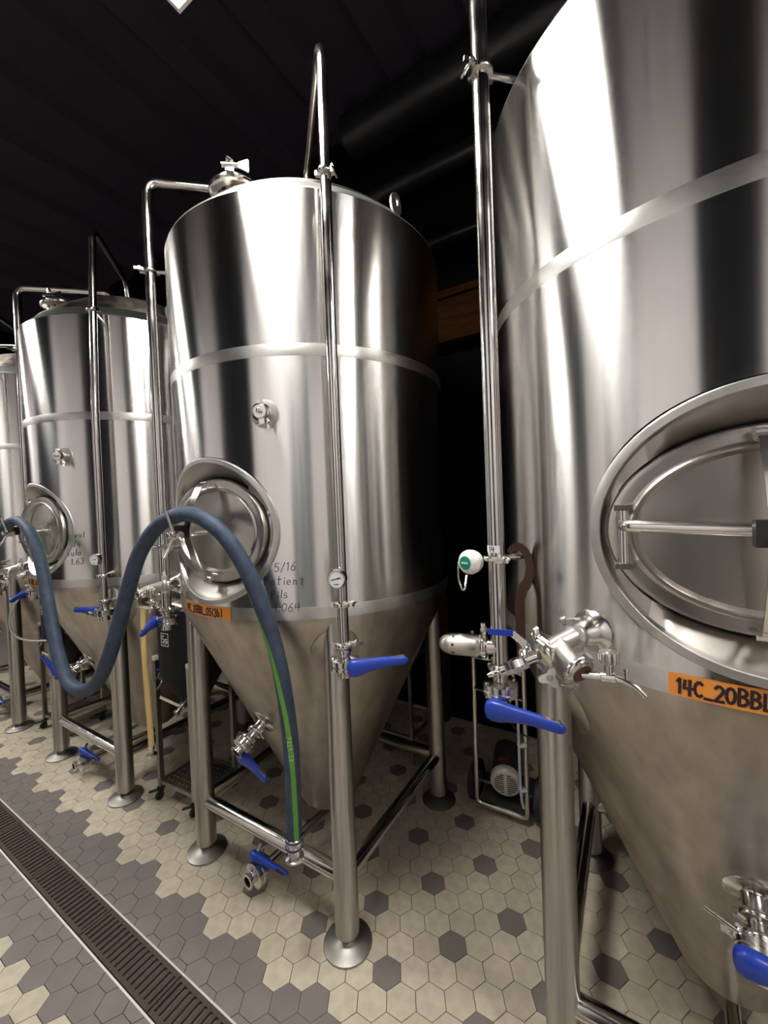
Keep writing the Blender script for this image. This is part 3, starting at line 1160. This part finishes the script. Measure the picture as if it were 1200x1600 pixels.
def top_fittings(t):
    # hinged-lid top port leaning over the dome edge
    o = Vector((.045, -.478, ZT+.068))
    ax = Vector((-.05, -.16, 1)).normalized()
    b = MB().lathe([(.070, 0), (.070, .075), (.078, .08), (.088, .084), (.088, .096), (.082, .100)], o, ax, 30)
    n_ = b.build('top_port', M['fit'], t)
    c = MB().lathe([(.082, .100), (.086, .104), (.084, .114), (.070, .121), (.03, .126), (.0, .127)], o, ax, 30)
    c.build('port_lid', M['fit'], n_)
    c = MB().lathe([(.088, .082), (.096, .088), (.098, .096), (.096, .104), (.088, .108)], o, ax, 30, cap=False)
    p = o+ax*.090+Vector((.066, -.066, 0))
    c.box(p+Vector((.01, -.01, .004)), (.034, .03, .026), Matrix.Rotation(-.78, 3, 'Z'))
    c.lathe([(.009, -.03), (.009, .05)], p+Vector((.02, -.02, .012)), (.7, .7, .1), 10)
    c.prism([(-.012, -.008), (.022, -.022), (.026, -.018), (.026, .022), (.022, .026), (-.012, .010)], p+Vector((.058, .006, .010)), (.7, .7, 0), (0, 0, 1), .006)
    c.tube([p+Vector((-.02, -.005, .03)), p+Vector((.0, -.01, .058)), p+Vector((.02, -.01, .036))], .0075, 8)
    c.build('lid_clamp', M['fit'], n_)
    # lifting lugs at the rim
    for a in (-10, 118, 238):
        a = radians(a)
        nr = Vector((cos(a), sin(a), 0))
        tg = Vector((-sin(a), cos(a), 0))
        outl = [(-.035, 0), (-.03, .055)]+arc(0, .066, .032, .034, 180, 0, 8)[1:-1]+[(.03, .055), (.035, 0)]
        hole = arc(0, .06, .014, .018, 0, 360, 14)[:-1]
        m = MB()
        # plate with a real hole: strip between outline and hole
        oc = []
        for q in range(14):
            th = 2*pi*q/14
            oc.append((.034*cos(th), .052+(.047 if sin(th) > 0 else .052)*sin(th)))
        base = nr*.600+Vector((0, 0, ZT+.062))
        vs, fs = [], []
        for lst in (oc, hole):
            for s in (-1, 1):
                vs += [base+tg*u+Vector((0, 0, v))+nr*s*.005 for u, v in lst]
        N_ = 14
        for q in range(N_):
            r2 = (q+1) % N_
            fs += [(q, r2, 2*N_+r2, 2*N_+q), (N_+q, N_+r2, 3*N_+r2, 3*N_+q), (q, r2, N_+r2, N_+q), (2*N_+q, 2*N_+r2, 3*N_+r2, 3*N_+q)]
        m.add(vs, fs)
        m.build('lifting_lug', M['band'], t)


T1X, TY, PITCHX = -1.424, 1.655, 1.656
tank = make_tank()
tanks = {}
for key, k, lab in (('mid', 0, 'tall stainless conical tank in the middle with a blue hose over its manway'),
                    ('near', 1, 'nearest and largest stainless conical tank, cut off by the right edge of the photo'),
                    ('left', -1, 'stainless conical tank second from the left, behind the dip of the blue hose'),
                    ('far', -2, 'farthest stainless conical tank, a narrow sliver at the left edge of the photo')):
    o = tank if k == 0 else copy_tree(tank)
    o.location = (T1X+PITCHX*k, TY, 0)
    o['label'] = lab
    o['category'] = 'tank'
    o['group'] = 'row of fermentation tanks'
    tanks[key] = o

# blue levers, each turned its own way
VF = (P_FR.x, P_FR.y-.045, 1.165)
VL = (P_L.x, P_L.y-.045, 1.165)
add_handle(tanks['mid'], (P_FR.x+.052, P_FR.y-.012, 1.160), radians(38), -.10)
add_handle(tanks['mid'], (P_L.x-.052, P_L.y-.03, 1.160), radians(312), .05)
add_handle(tanks['near'], (P_L.x+.0, P_L.y-.062, 1.128), radians(-3), .0)
add_handle(tanks['near'], (P_FR.x, P_FR.y-.062, 1.145), radians(-3), .03)
add_handle(tanks['left'], (P_FR.x-.052, P_FR.y-.02, 1.165), radians(192), -.02)
add_handle(tanks['left'], (P_L.x-.052, P_L.y-.03, 1.160), radians(318), .05)
add_handle(tanks['far'], (P_FR.x-.02, P_FR.y-.062, 1.165), radians(8), -.02)
# drain levers on the floor valves
for k in ('mid', 'near', 'left', 'far'):
    add_handle(tanks[k], (-.05, -.455, .152), radians(4), .10, radians(55))
    # racking levers
zr = Vector((-.07, -.9, -.435)).normalized()
rc0 = Vector((-.010, -(.150+.5*(.748-.205)/1.035), .748))+zr*.121
add_handle(tanks['mid'], rc0+Vector((-.01, .0, -.052)), radians(-8), .18)
add_handle(tanks['near'], rc0+Vector((-.03, -.052, .022)), radians(-2), .02)
MB().tube([(-.115, -.50, .742), (-.045, -.515, .722), (-.01, -.52, .715), (.004, -.52, .70)], .0035, 8).build('lever_rod', M['fit'], tanks['near'])
add_handle(tanks['left'], rc0+Vector((-.045, -.045, .0)), radians(196), -.75)
add_handle(tanks['far'], rc0+Vector((-.045, -.045, .0)), radians(196), -.75)


# tape labels with marker lettering (wrapped on the shell)
def tape(tk, text, a0, a1, z, h, lab, letter_h, drop=0.0):
    rr = R+.0022
    n = 12
    vs = []
    for lift in (0, .0008):
        for k in range(n+1):
            a = radians(a0+(a1-a0)*k/n)
            zz = z-drop*k/n
            vs.append(cyl_pt(a, zz-h/2, rr+lift))
            vs.append(cyl_pt(a, zz+h/2, rr+lift))
    m = 2*(n+1)
    fs = []
    for k in range(n):
        fs.append((m+2*k, m+2*k+2, m+2*k+3, m+2*k+1))
        fs.append((2*k, 2*k+2, m+2*k+2, m+2*k))
        fs.append((2*k+1, m+2*k+1, m+2*k+3, 2*k+3))
    fs += [(0, m, m+1, 1), (2*n, 2*n+1, m+2*n+1, m+2*n)]
    o = MB().add(vs, fs).build('tape_label', M['orange'], tk, label=lab)
    s = MB()
    L = radians(a1-a0)*rr

    def fm(u, v, l):
        a = radians(a0)+u/rr
        return cyl_pt(a, z-drop*u/L+v, rr+.001+.0004*l)
    strokes(s, text, fm, letter_h, .012, -letter_h/2, .18, .06, .04, .05, .78)
    s.build('lettering', M['ink'], o)


tape(tanks['mid'], '14C_20BBL_05(3b)', -106.5, -80.0, 1.306, .046, 'orange tape strip lettered 14C_20BBL_05(3b)', .030)
tape(tanks['near'], '14C_20BBL_04(3b)', -105.5, -79.0, 1.309, .046, 'orange tape strip lettered 14C_20BBL', .030)
tape(tanks['left'], '14C_20BBL_06(5b)', -106.5, -80.0, 1.306, .046, 'orange tape strip lettered 14C_20BBL_06(5b)', .030)


# marker notes on the shells
def note(tk, lines, a0, z0, h, step, shift):
    s = MB()
    rr = R+.0012

    def fm(u, v, l):
        a = radians(a0)+u/rr
        return cyl_pt(a, z0+v, rr+.0003*l)
    for k, tx in enumerate(lines):
        strokes(s, tx, fm, h, shift[k], -k*step, .065, .1, .12, .05)
    s.build('marker_note', M['ink'], tk, label='handwritten black marker note on the steel')


note(tanks['mid'], ['5/16', 'Patient', 'Pils', '1.064'], -66.5, 1.468, .031, .050, [.03, -.012, .012, .022])
note(tanks['left'], ['12 vol', '5/4', 'Tulo', '1.63'], -67, 1.575, .034, .052, [.0, .03, .012, .03])

# ------------------------------------------------------------------ blue hose over the manways
HP = [(-1.090, 1.060, 0.455), (-1.081, 1.055, 0.635), (-1.070, 1.045, 0.833), (-1.075, 1.035, 0.999), (-1.096, 1.020, 1.185), (-1.130, 0.995, 1.348), (-1.169, 0.965, 1.487),
      (-1.226, 0.935, 1.598), (-1.301, 0.915, 1.661), (-1.398, 0.905, 1.691), (-1.505, 0.895, 1.677), (-1.610, 0.885, 1.624), (-1.698, 0.870, 1.522), (-1.766, 0.855, 1.370),
      (-1.825, 0.840, 1.224), (-1.900, 0.830, 1.082), (-2.009, 0.830, 0.969), (-2.147, 0.830, 0.909), (-2.288, 0.835, 0.917), (-2.409, 0.845, 1.003), (-2.515, 0.860, 1.143),
      (-2.614, 0.875, 1.328), (-2.722, 0.890, 1.489), (-2.860, 0.900, 1.618), (-3.045, 0.905, 1.684), (-3.225, 0.900, 1.656), (-3.380, 0.885, 1.560), (-3.49, 0.870, 1.420), (-3.57, 0.860, 1.200)]
hs = thing('hose', 'thick blue rubber hose with green stripe looping over two tank manways', 'hose', (0, 0, 0))
hb = MB()
hpts = spline(HP, 8)
hb.tube(hpts, .0285, 20)
hb.build('hose_body', M['hose'], hs)
HF = hb.frames
# stripe: ribbon on the side facing the aisle, drifting round the hose
acc = [0]
for i in range(1, len(hpts)):
    acc.append(acc[-1]+(hpts[i]-hpts[i-1]).length)


def hose_pt(i, ang, lift):
    p, u, v = HF[i]
    return p+(u*cos(ang)+v*sin(ang))*(.0285+lift)


def hose_ang(i, d):
    """angle on the hose whose direction is closest to d"""
    p, u, v = HF[i]
    return atan2(Vector(d).dot(v), Vector(d).dot(u))


SDIR = [(0, (.90, -.42, 0)), (.25, (.80, -.6, 0)), (.5, (.55, -.85, 0)), (.75, (-.05, -1, 0)), (1.0, (-.75, -.6, -.25)), (1.25, (-.6, .1, -.8)), (1.6, (0, .7, -.7)), (2.2, (.4, .9, 0)),
        (2.65, (.3, .5, -.8)), (2.9, (0, -.35, -.9)), (3.1, (-.3, .3, -.9)), (3.35, (.3, .95, .0)), (3.7, (.6, .7, .4)), (4.0, (.3, .6, .75)), (4.5, (0, .5, .9))]


def stripe_dir(s):
    for (s0, a), (s1, b) in zip(SDIR, SDIR[1:]):
        if s <= s1:
            return Vector(a).lerp(Vector(b), max(0, (s-s0)/(s1-s0)))
    return Vector(SDIR[-1][1])


def stripe_ang():
    prev = None
    out = []
    for i in range(len(hpts)):
        a = hose_ang(i, stripe_dir(acc[i]))
        if prev is not None:
            while a-prev > pi:
                a -= 2*pi
            while a-prev < -pi:
                a += 2*pi
        out.append(a)
        prev = a
    return out


SA = stripe_ang()
vs, fs = [], []
for i in range(len(hpts)):
    for k in range(5):
        vs.append(hose_pt(i, SA[i]+(k-2)*.15, .0007))
    vs.append(hose_pt(i, SA[i]+2*.15, -.002))
    vs.append(hose_pt(i, SA[i]-2*.15, -.002))
for i in range(len(hpts)-1):
    for k in range(4):
        fs.append((i*7+k, i*7+k+1, (i+1)*7+k+1, (i+1)*7+k))
    fs.append((i*7+4, i*7+5, (i+1)*7+5, (i+1)*7+4))
    fs.append((i*7+6, i*7+0, (i+1)*7+0, (i+1)*7+6))
MB().add(vs, fs).build('stripe', M['green'], hs, label='green stripe along the hose')


def hose_map(s0, a_off, flip):
    def fm(u, v, l):
        s = s0-u
        i = 0
        while i < len(acc)-2 and acc[i+1] < s:
            i += 1
        f = (s-acc[i])/(acc[i+1]-acc[i])
        A = SA[i]*(1-f)+SA[i+1]*f
        ang = A+a_off+flip*v/.0285
        return hose_pt(i, ang, .0010+.0003*l)*(1-f)+hose_pt(i+1, ang, .0010+.0003*l)*f
    return fm


s = MB()
strokes(s, 'PREMIER', hose_map(.44, 0, 1), .0150, 0, -.0075, .17, .22)
s.build('lettering', M['palegreen'], hs)
# end coupling hanging down
b = MB()
e = Vector(HP[0])
ax = (Vector(HP[0])-Vector(HP[1])).normalized()
b.lathe([(.0305, -.045), (.0325, -.043), (.0325, -.028), (.0310, -.026), (.0310, -.018), (.0325, -.016), (.0325, .0), (.030, .004), (.024, .008), (.024, .032), (.034, .036), (.034, .044), (.022, .044), (.022, .01)], e, ax, 24, cap=False)
b.build('coupling', M['fit'], hs)
b = MB()
for z in (-.036, -.008):
    b.lathe([(.0322, z-.004), (.0334, z-.003), (.0334, z+.003), (.0322, z+.004)], e, ax, 24, cap=False)
b.build('ferrule_band', M['darkblue'], hs)

# ------------------------------------------------------------------ yellow tube hanging from the middle tank's side arm
yt = thing('tubing', 'yellowed plastic tube hanging from the side pipe of the middle tank', 'tube', (0, 0, 0))
yp = spline([(-2.035, 1.078, 1.322), (-2.055, 1.076, 1.29), (-2.070, 1.074, 1.20), (-2.078, 1.074, 1.02), (-2.075, 1.078, .80), (-2.072, 1.082, .62), (-2.075, 1.085, .52)], 8)
MB().tube(yp, .0135, 14).build('tube_body', M['yellow'], yt)
MB().lathe([(.0145, -.02), (.0145, .0), (.010, .002), (.010, .018), (.025, .022), (.025, .028), (.012, .03)], (-2.075, 1.085, .522), (0, 0, -1), 18).build('end_ferrule', M['fit'], yt)

# ------------------------------------------------------------------ white cap, tag and spanner at the near tank's side pipe
NX = T1X+PITCHX
cp = Vector((NX+P_L.x-.0735, TY+P_L.y-.012, 1.522))
wc = thing('plastic_cap', 'round white plastic cap with green sticker and chain on side pipe', 'cap', tuple(cp))
ax = Vector((-.30, -.95, 0)).normalized()
MB().lathe([(.020, -.026), (.030, -.024), (.034, -.014), (.036, .0), (.034, .010), (.028, .018), (.020, .022), (.0, .024)], (0, 0, 0), ax, 28).build('cap_body', M['white'], wc)
MB().lathe([(.0, .0236), (.019, .0222), (.0195, .0238), (.0, .0256)], (0, 0, 0), ax, 24).build('sticker', M['tealgreen'], wc)
Rm = basis(ax, (0, 0, 1))
k = MB()
k.bar(ax*.0258+Rm @ Vector((-.011, 0, 0)), ax*.0258+Rm @ Vector((.011, 0, 0)), .004, .0006, ax)
k.build('sticker_print', M['white'], wc)
MB().bar(Vector((.030, .006, .0)), Vector((.0355, .007, .0)), .02, .02, (0, 0, 1)).build('stem', M['white'], wc)
ch = MB()
cpts = spline([ax*.012+Rm @ Vector((-.033, 0, .0)), ax*.018+Rm @ Vector((-.030, -.045, 0)), ax*.02+Rm @ Vector((-.016, -.078, 0)), ax*.02+Rm @ Vector((-.006, -.072, 0)), ax*.018+Rm @ Vector((.001, -.036, 0))], 6)
for i in range(len(cpts)-1):
    d = cpts[i+1]-cpts[i]
    ch.tube([cpts[i]-d*.15, cpts[i]+d*.35, cpts[i+1]+d*.15], [.0014, .0038, .0014], 6)
ch.build('chain', M['fit'], wc)

# numbered sticker on the pipe
st = MB()
vs, fs = [], []
for l in (0, .0006):
    for kk in range(7):
        a = radians(-150+100*kk/6)
        vs += [(NX+P_L.x+(.0238+l)*cos(a), TY+P_L.y+(.0238+l)*sin(a), z) for z in (1.552, 1.572)]
for kk in range(6):
    fs.append((14+2*kk, 14+2*kk+2, 14+2*kk+3, 14+2*kk+1))
    fs.append((2*kk, 2*kk+2, 14+2*kk+2, 14+2*kk))
    fs.append((2*kk+1, 14+2*kk+1, 14+2*kk+3, 2*kk+3))
so = st.add(vs, fs).build('number_sticker', M['white'], tanks['near'], loc=(-NX, -TY, 0), label='white sticker numbered 14 on the side pipe')
sl = MB()
strokes(sl, '14', lambda u, v, l: (NX+P_L.x+(.0246+.0003*l)*cos(radians(-140)+u/.0246), TY+P_L.y+(.0246+.0003*l)*sin(radians(-140)+u/.0246), 1.555+v), .014, .006, 0, .16)
sl.build('lettering', M['ink'], so)

# spanner hanging from the pipe clamp between pipe and tank
sp = thing('spanner', 'big brown hook spanner hanging between side pipe and nearest tank', 'spanner', (NX-.514, TY-.474, 1.541))
poly = []
poly += [(-.012, -.30), (.012, -.30), (.0135, -.13)]
poly += arc(.0, -.04, .042, .075, -60, 135, 13)
poly += arc(-.004, -.035, .024, .048, 135, -70, 11)
poly += [(-.006, -.105), (-.0125, -.13)]
sp_b = MB().prism(poly, (0, 0, 0), Vector((.95, .3, 0)), Vector((0, 0, 1)), .009)
sp_b.build('spanner_body', M['brown'], sp)


# ------------------------------------------------------------------ small black jacketed fermenters on wheeled stands
def small_fermenter(loc, rz, label):
    t = thing('small_fermenter', label, 'fermenter', loc, rz, 'small black fermenters between the tanks')
    hw, hd = .155, .14
    for sx in (-1, 1):
        for sy in (-1, 1):
            top = .83
            l = MB().box((sx*hw, sy*hd, .075+(top-.075)/2), (.026, .026, top-.075)).build('stand_leg', M['leg'], t)
            MB().box((sx*hw, sy*hd, top+.012), (.027, .027, .024)).build('end_cap', M['white'], l)
            c = MB()
            c.box((sx*hw, sy*hd, .066), (.036, .036, .006))
            for s2 in (-1, 1):
                c.bar((sx*hw+s2*.013, sy*hd, .064), (sx*hw+s2*.013-.0, sy*hd-.014, .022), .022, .003, (0, 1, 0))
            c.bar((sx*hw, sy*hd-.012, .058), (sx*hw-.045, sy*hd-.05, .05), .018, .006)
            cf = c.build('caster', M['rubber'], t)
            MB().lathe([(.012, -.009), (.022, -.009), (.0245, -.006), (.0245, .006), (.022, .009), (.012, .009)], (sx*hw, sy*hd-.014, .0245), (1, 0, 0), 18).build('wheel', M['rubber'], cf)
    # perforated shelf
    s = MB()
    nx, ny = 9, 8
    w2, d2 = hw-.012, hd-.012
    for i in range(nx):
        s.box((-w2+2*w2*(i+.5)/nx-.010, 0, .105), (2*w2/nx-.014, 2*d2, .004))
    for j in range(ny+1):
        s.box((0, -d2+2*d2*j/ny, .1052), (2*w2, .016, .0036))
    for sx in (-1, 1):
        s.box((sx*hw, 0, .10), (.012, 2*hd, .022))
    for sy in (-1, 1):
        s.box((0, sy*hd, .10), (2*hw, .012, .022))
    s.build('shelf', M['foot'], t)
    # jacketed body
    MB().lathe([(.03, .50), (.045, .52), (.175, .74), (.183, .76), (.183, 1.13), (.177, 1.14)], seg=36).build('jacket', M['black'], t)
    MB().lathe([(.175, 1.14), (.181, 1.142), (.181, 1.154), (.163, 1.168), (.09, 1.188), (.03, 1.19), (.0, 1.19)], seg=36).build('lid', M['fit'], t)
    for kk in range(3):
        a = radians(-90+120*kk)
        MB().tube([(.152*cos(a), .152*sin(a), 1.170), (.172*cos(a), .172*sin(a), 1.196), (.190*cos(a), .190*sin(a), 1.17), (.188*cos(a), .188*sin(a), 1.13)], .005, 8).build('lid_clip', M['fit'], t)
    for sx in (-1, 1):
        MB().tube([(sx*.15, 0, .80), (sx*hw, 0, .80)], .008, 8).build('support_arm', M['foot'], t)
    for sx in (-1, 1):
        MB().box((sx*hw, 0, .80), (.02, 2*hd, .02)).build('stand_rail', M['leg'], t)
    MB().lathe([(.032, .505), (.026, .49), (.019, .48), (.019, .44), (.026, .436), (.026, .42), (.0, .42)], seg=18).build('bottom_neck', M['fit'], t)
    # badge wrapped on the jacket
    bd = MB()
    rr = .1838
    a0 = radians(-97)

    def fm(u, v, l):
        return (rr*cos(a0+u/rr)+0, rr*sin(a0+u/rr), .945+v) if l == 0 else ((rr+.0006)*cos(a0+u/rr), (rr+.0006)*sin(a0+u/rr), .945+v)
    W_, H_, tk = .062, .075, .004

    def q4(u0, v0, u1, v1):
        n = 4
        for m in range(n):
            a, c = u0+(u1-u0)*m/n, u0+(u1-u0)*(m+1)/n
            qs = [(a, v0), (c, v0), (c, v1), (a, v1)]
            bd.add([fm(x, y, 0) for x, y in qs]+[fm(x, y, 1) for x, y in qs], [(4, 5, 6, 7), (0, 1, 5, 4), (1, 2, 6, 5), (2, 3, 7, 6), (3, 0, 4, 7)])
    q4(0, 0, W_, tk)
    q4(0, H_-tk, W_, H_)
    q4(0, 0, tk, H_)
    q4(W_-tk, 0, W_, H_)
    strokes(bd, 'Ss', fm, .040, .0085, .020, .14, .0)
    q4(.016, .0105, .046, .0125)
    bd.build('badge', M['white'], t, label='white square emblem reading Ss')
    # cocks: two with blue taps, one bright lever valve on the cone
    for (x, y, z) in ((-.125, -.150, .765), (-.065, -.178, .735)):
        k = MB()
        k.lathe([(.006, 0), (.006, .03)], (x, y+.05, z), (0, -1, 0), 8)
        k.tube([(x, y+.02, z), (x+.005, y+.005, z-.02), (x-.012, y-.01, z-.05)], .005, 8)
        c_ = k.build('sample_tap', M['fit'], t)
        MB().bar((x-.016, y+.012, z+.008), (x+.020, y+.012, z+.012), .014, .010).build('tap_grip', M['blue'], c_)
    k = MB()
    k.lathe([(.014, 0), (.014, .03), (.022, .034), (.022, .05), (.014, .054), (.014, .08), (.020, .084), (.020, .094)], (.03, -.075, .60), (.1, -.85, -.5), 16)
    vb = k.build('lever_valve', M['fit'], t)
    k = MB()
    k.bar((.035, -.125, .585), (-.085, -.165, .632), .020, .006, (0, 1, 0))
    k.build('lever', M['fit'], vb)
    k = MB()
    k.lathe([(.022, 0), (.03, .01), (.03, .04), (.02, .05), (.02, .09)], (.03, .02, .36), (.2, -.8, -.1), 16)
    k.tube(spline([(.04, -.03, .35), (.06, -.05, .29), (.09, -.05, .25)], 5), .003, 6)
    k.build('bottom_fitting', M['fit'], t)
    k = MB().tube([(0, 0, .42), (0, 0, .39), (.03, .01, .36)], .018, 12)
    k.build('elbow', M['fit'], t)
    return t


f1 = small_fermenter((-2.292, 1.470, 0), radians(3), 'black jacketed small fermenter on wheeled stand left of the middle tank')
f2 = copy_tree(f1)
f2.location = (-2.292-PITCHX, 1.470, 0)
f2['label'] = 'black jacketed small fermenter with a looping white tube, left of the second tank'
lt = MB().tube(spline([(.0, -.10, 1.20), (-.03, -.15, 1.19), (-.10, -.24, 1.13), (-.17, -.30, 1.01), (-.19, -.32, .89), (-.14, -.30, .79), (-.05, -.24, .75), (.02, -.17, .74)], 6), .0075, 10)
lt.build('loop_tube', M['clear'], f2, label='milky plastic loop tube')

# ------------------------------------------------------------------ pump on a tube-framed hand cart
ct = thing('pump_cart', 'steel tube hand cart with an electric pump motor behind the middle tank', 'cart', (-.63, 2.12, 0))
fr = MB()
fr.tube(bend([(-.150, .05, .98), (-.140, 0, .05), (.128, .0, .05), (.120, .05, .90)], .03), .013, 14)
fr.build('frame', M['pipe'], ct)
for z, dx in ((.84, .0), (.665, .0)):
    MB().bar((-.142, .03, z), (.118, .03, z-.01), .030, .006, (0, 0, 1)).build('cross_strap', M['leg'], ct)
MB().box((0, .16, .05), (.25, .32, .012)).build('base_plate', M['foot'], ct)
for s_ in (-1, 1):
    wl = MB().lathe([(.055, -.018), (.092, -.022), (.105, -.014), (.105, .014), (.092, .022), (.055, .018)], (s_*.175, .10, .105), (1, 0, 0), 28).build('wheel', M['rubber'], ct)
    MB().lathe([(.0, -.02), (.05, -.020), (.055, -.012), (.055, .012), (.05, .020), (.0, .02)], (s_*.175, .10, .105), (1, 0, 0), 20).build('wheel_hub', M['leg'], wl)
MB().tube([(-.2, .10, .105), (.2, .10, .105)], .008, 8).build('axle', M['foot'], ct)
mo = MB()
mc = Vector((.01, .04, .175))
md = Vector((-.18, .95, .12)).normalized()
mo.lathe([(.070, .012), (.079, .02), (.079, .24), (.06, .26), (.03, .27)], mc, md, 30)
mt = mo.build('motor', M['motordark'], ct)
fc = MB()
fc.lathe([(.079, .035), (.082, .03), (.082, .006), (.076, -.004), (.062, -.010), (.0, -.012)], mc, md, 30, cap=False)
fan = fc.build('fan_cover', M['motor'], mt)
Rm = basis(md, (0, 0, 1))
sl = MB()
for row in range(9):
    v = -.052+.013*row
    half = sqrt(max(.0, .060**2-v*v))
    for u0, u1 in ((-half, -.008), (.008, half)):
        if u1-u0 < .012:
            continue
        sl.add([mc-md*(.0126 if q else .0112)+Rm @ Vector((u, vv, 0)) for q in (0, 1) for u, vv in ((u0, v-.0022), (u1, v-.0022), (u1, v+.0022), (u0, v+.0022))],
               [(4, 5, 6, 7), (0, 1, 5, 4), (1, 2, 6, 5), (2, 3, 7, 6), (3, 0, 4, 7)])
sl.build('vent_slot', M['rubber'], fan)
bx = MB()
bx.box(mc+md*.06+Vector((-.02, 0, .079)), (.05, .012, .012), Rm)
bx.build('motor_label', M['red'], mt)
MB().box(mc+md*.15+Vector((0, 0, -.098)), (.12, .16, .05)).build('motor_base', M['motordark'], ct)
cb = MB().tube(spline([(.06, .03, .83), (.085, .015, .70), (.098, -.005, .5), (.100, -.012, .3), (.104, -.012, .16), (.11, .0, .10)], 6), .007, 10)
cb.build('power_cable', M['cable'], ct)
tc_ = MB()
for z in (.43, .20):
    tc_.lathe([(.022, -.003), (.024, 0), (.022, .003)], (.112, -.002, z), (0, 0, 1), 16)
tc_.build('cable_tie', M['cable'], ct)
cb = MB().tube(spline([(.01, .02, .66), (.04, .01, .56), (.09, .0, .50), (.14, .02, .47)], 6), .004, 8)
cb.build('control_cable', M['rubber'], ct)

# ------------------------------------------------------------------ thin steel stand standing behind the middle tank
sd = thing('steel_stand', 'thin square-tube steel stand behind the cone of the middle tank', 'stand', (-1.5, 2.5, 0))
for sx in (-1, 1):
    for sy in (-1, 1):
        MB().box((sx*.24, sy*.2, .34), (.022, .022, .68)).build('leg', M['leg'], sd)
for sy in (-1, 1):
    MB().box((0, sy*.2, .17), (.458, .02, .02)).build('rail', M['leg'], sd)
    MB().box((0, sy*.2, .67), (.458, .02, .02)).build('rail', M['leg'], sd)
for sx in (-1, 1):
    MB().box((sx*.24, 0, .17), (.02, .378, .02)).build('rail', M['leg'], sd)
MB().box((0, 0, .69), (.52, .44, .02)).build('top_plate', M['foot'], sd)
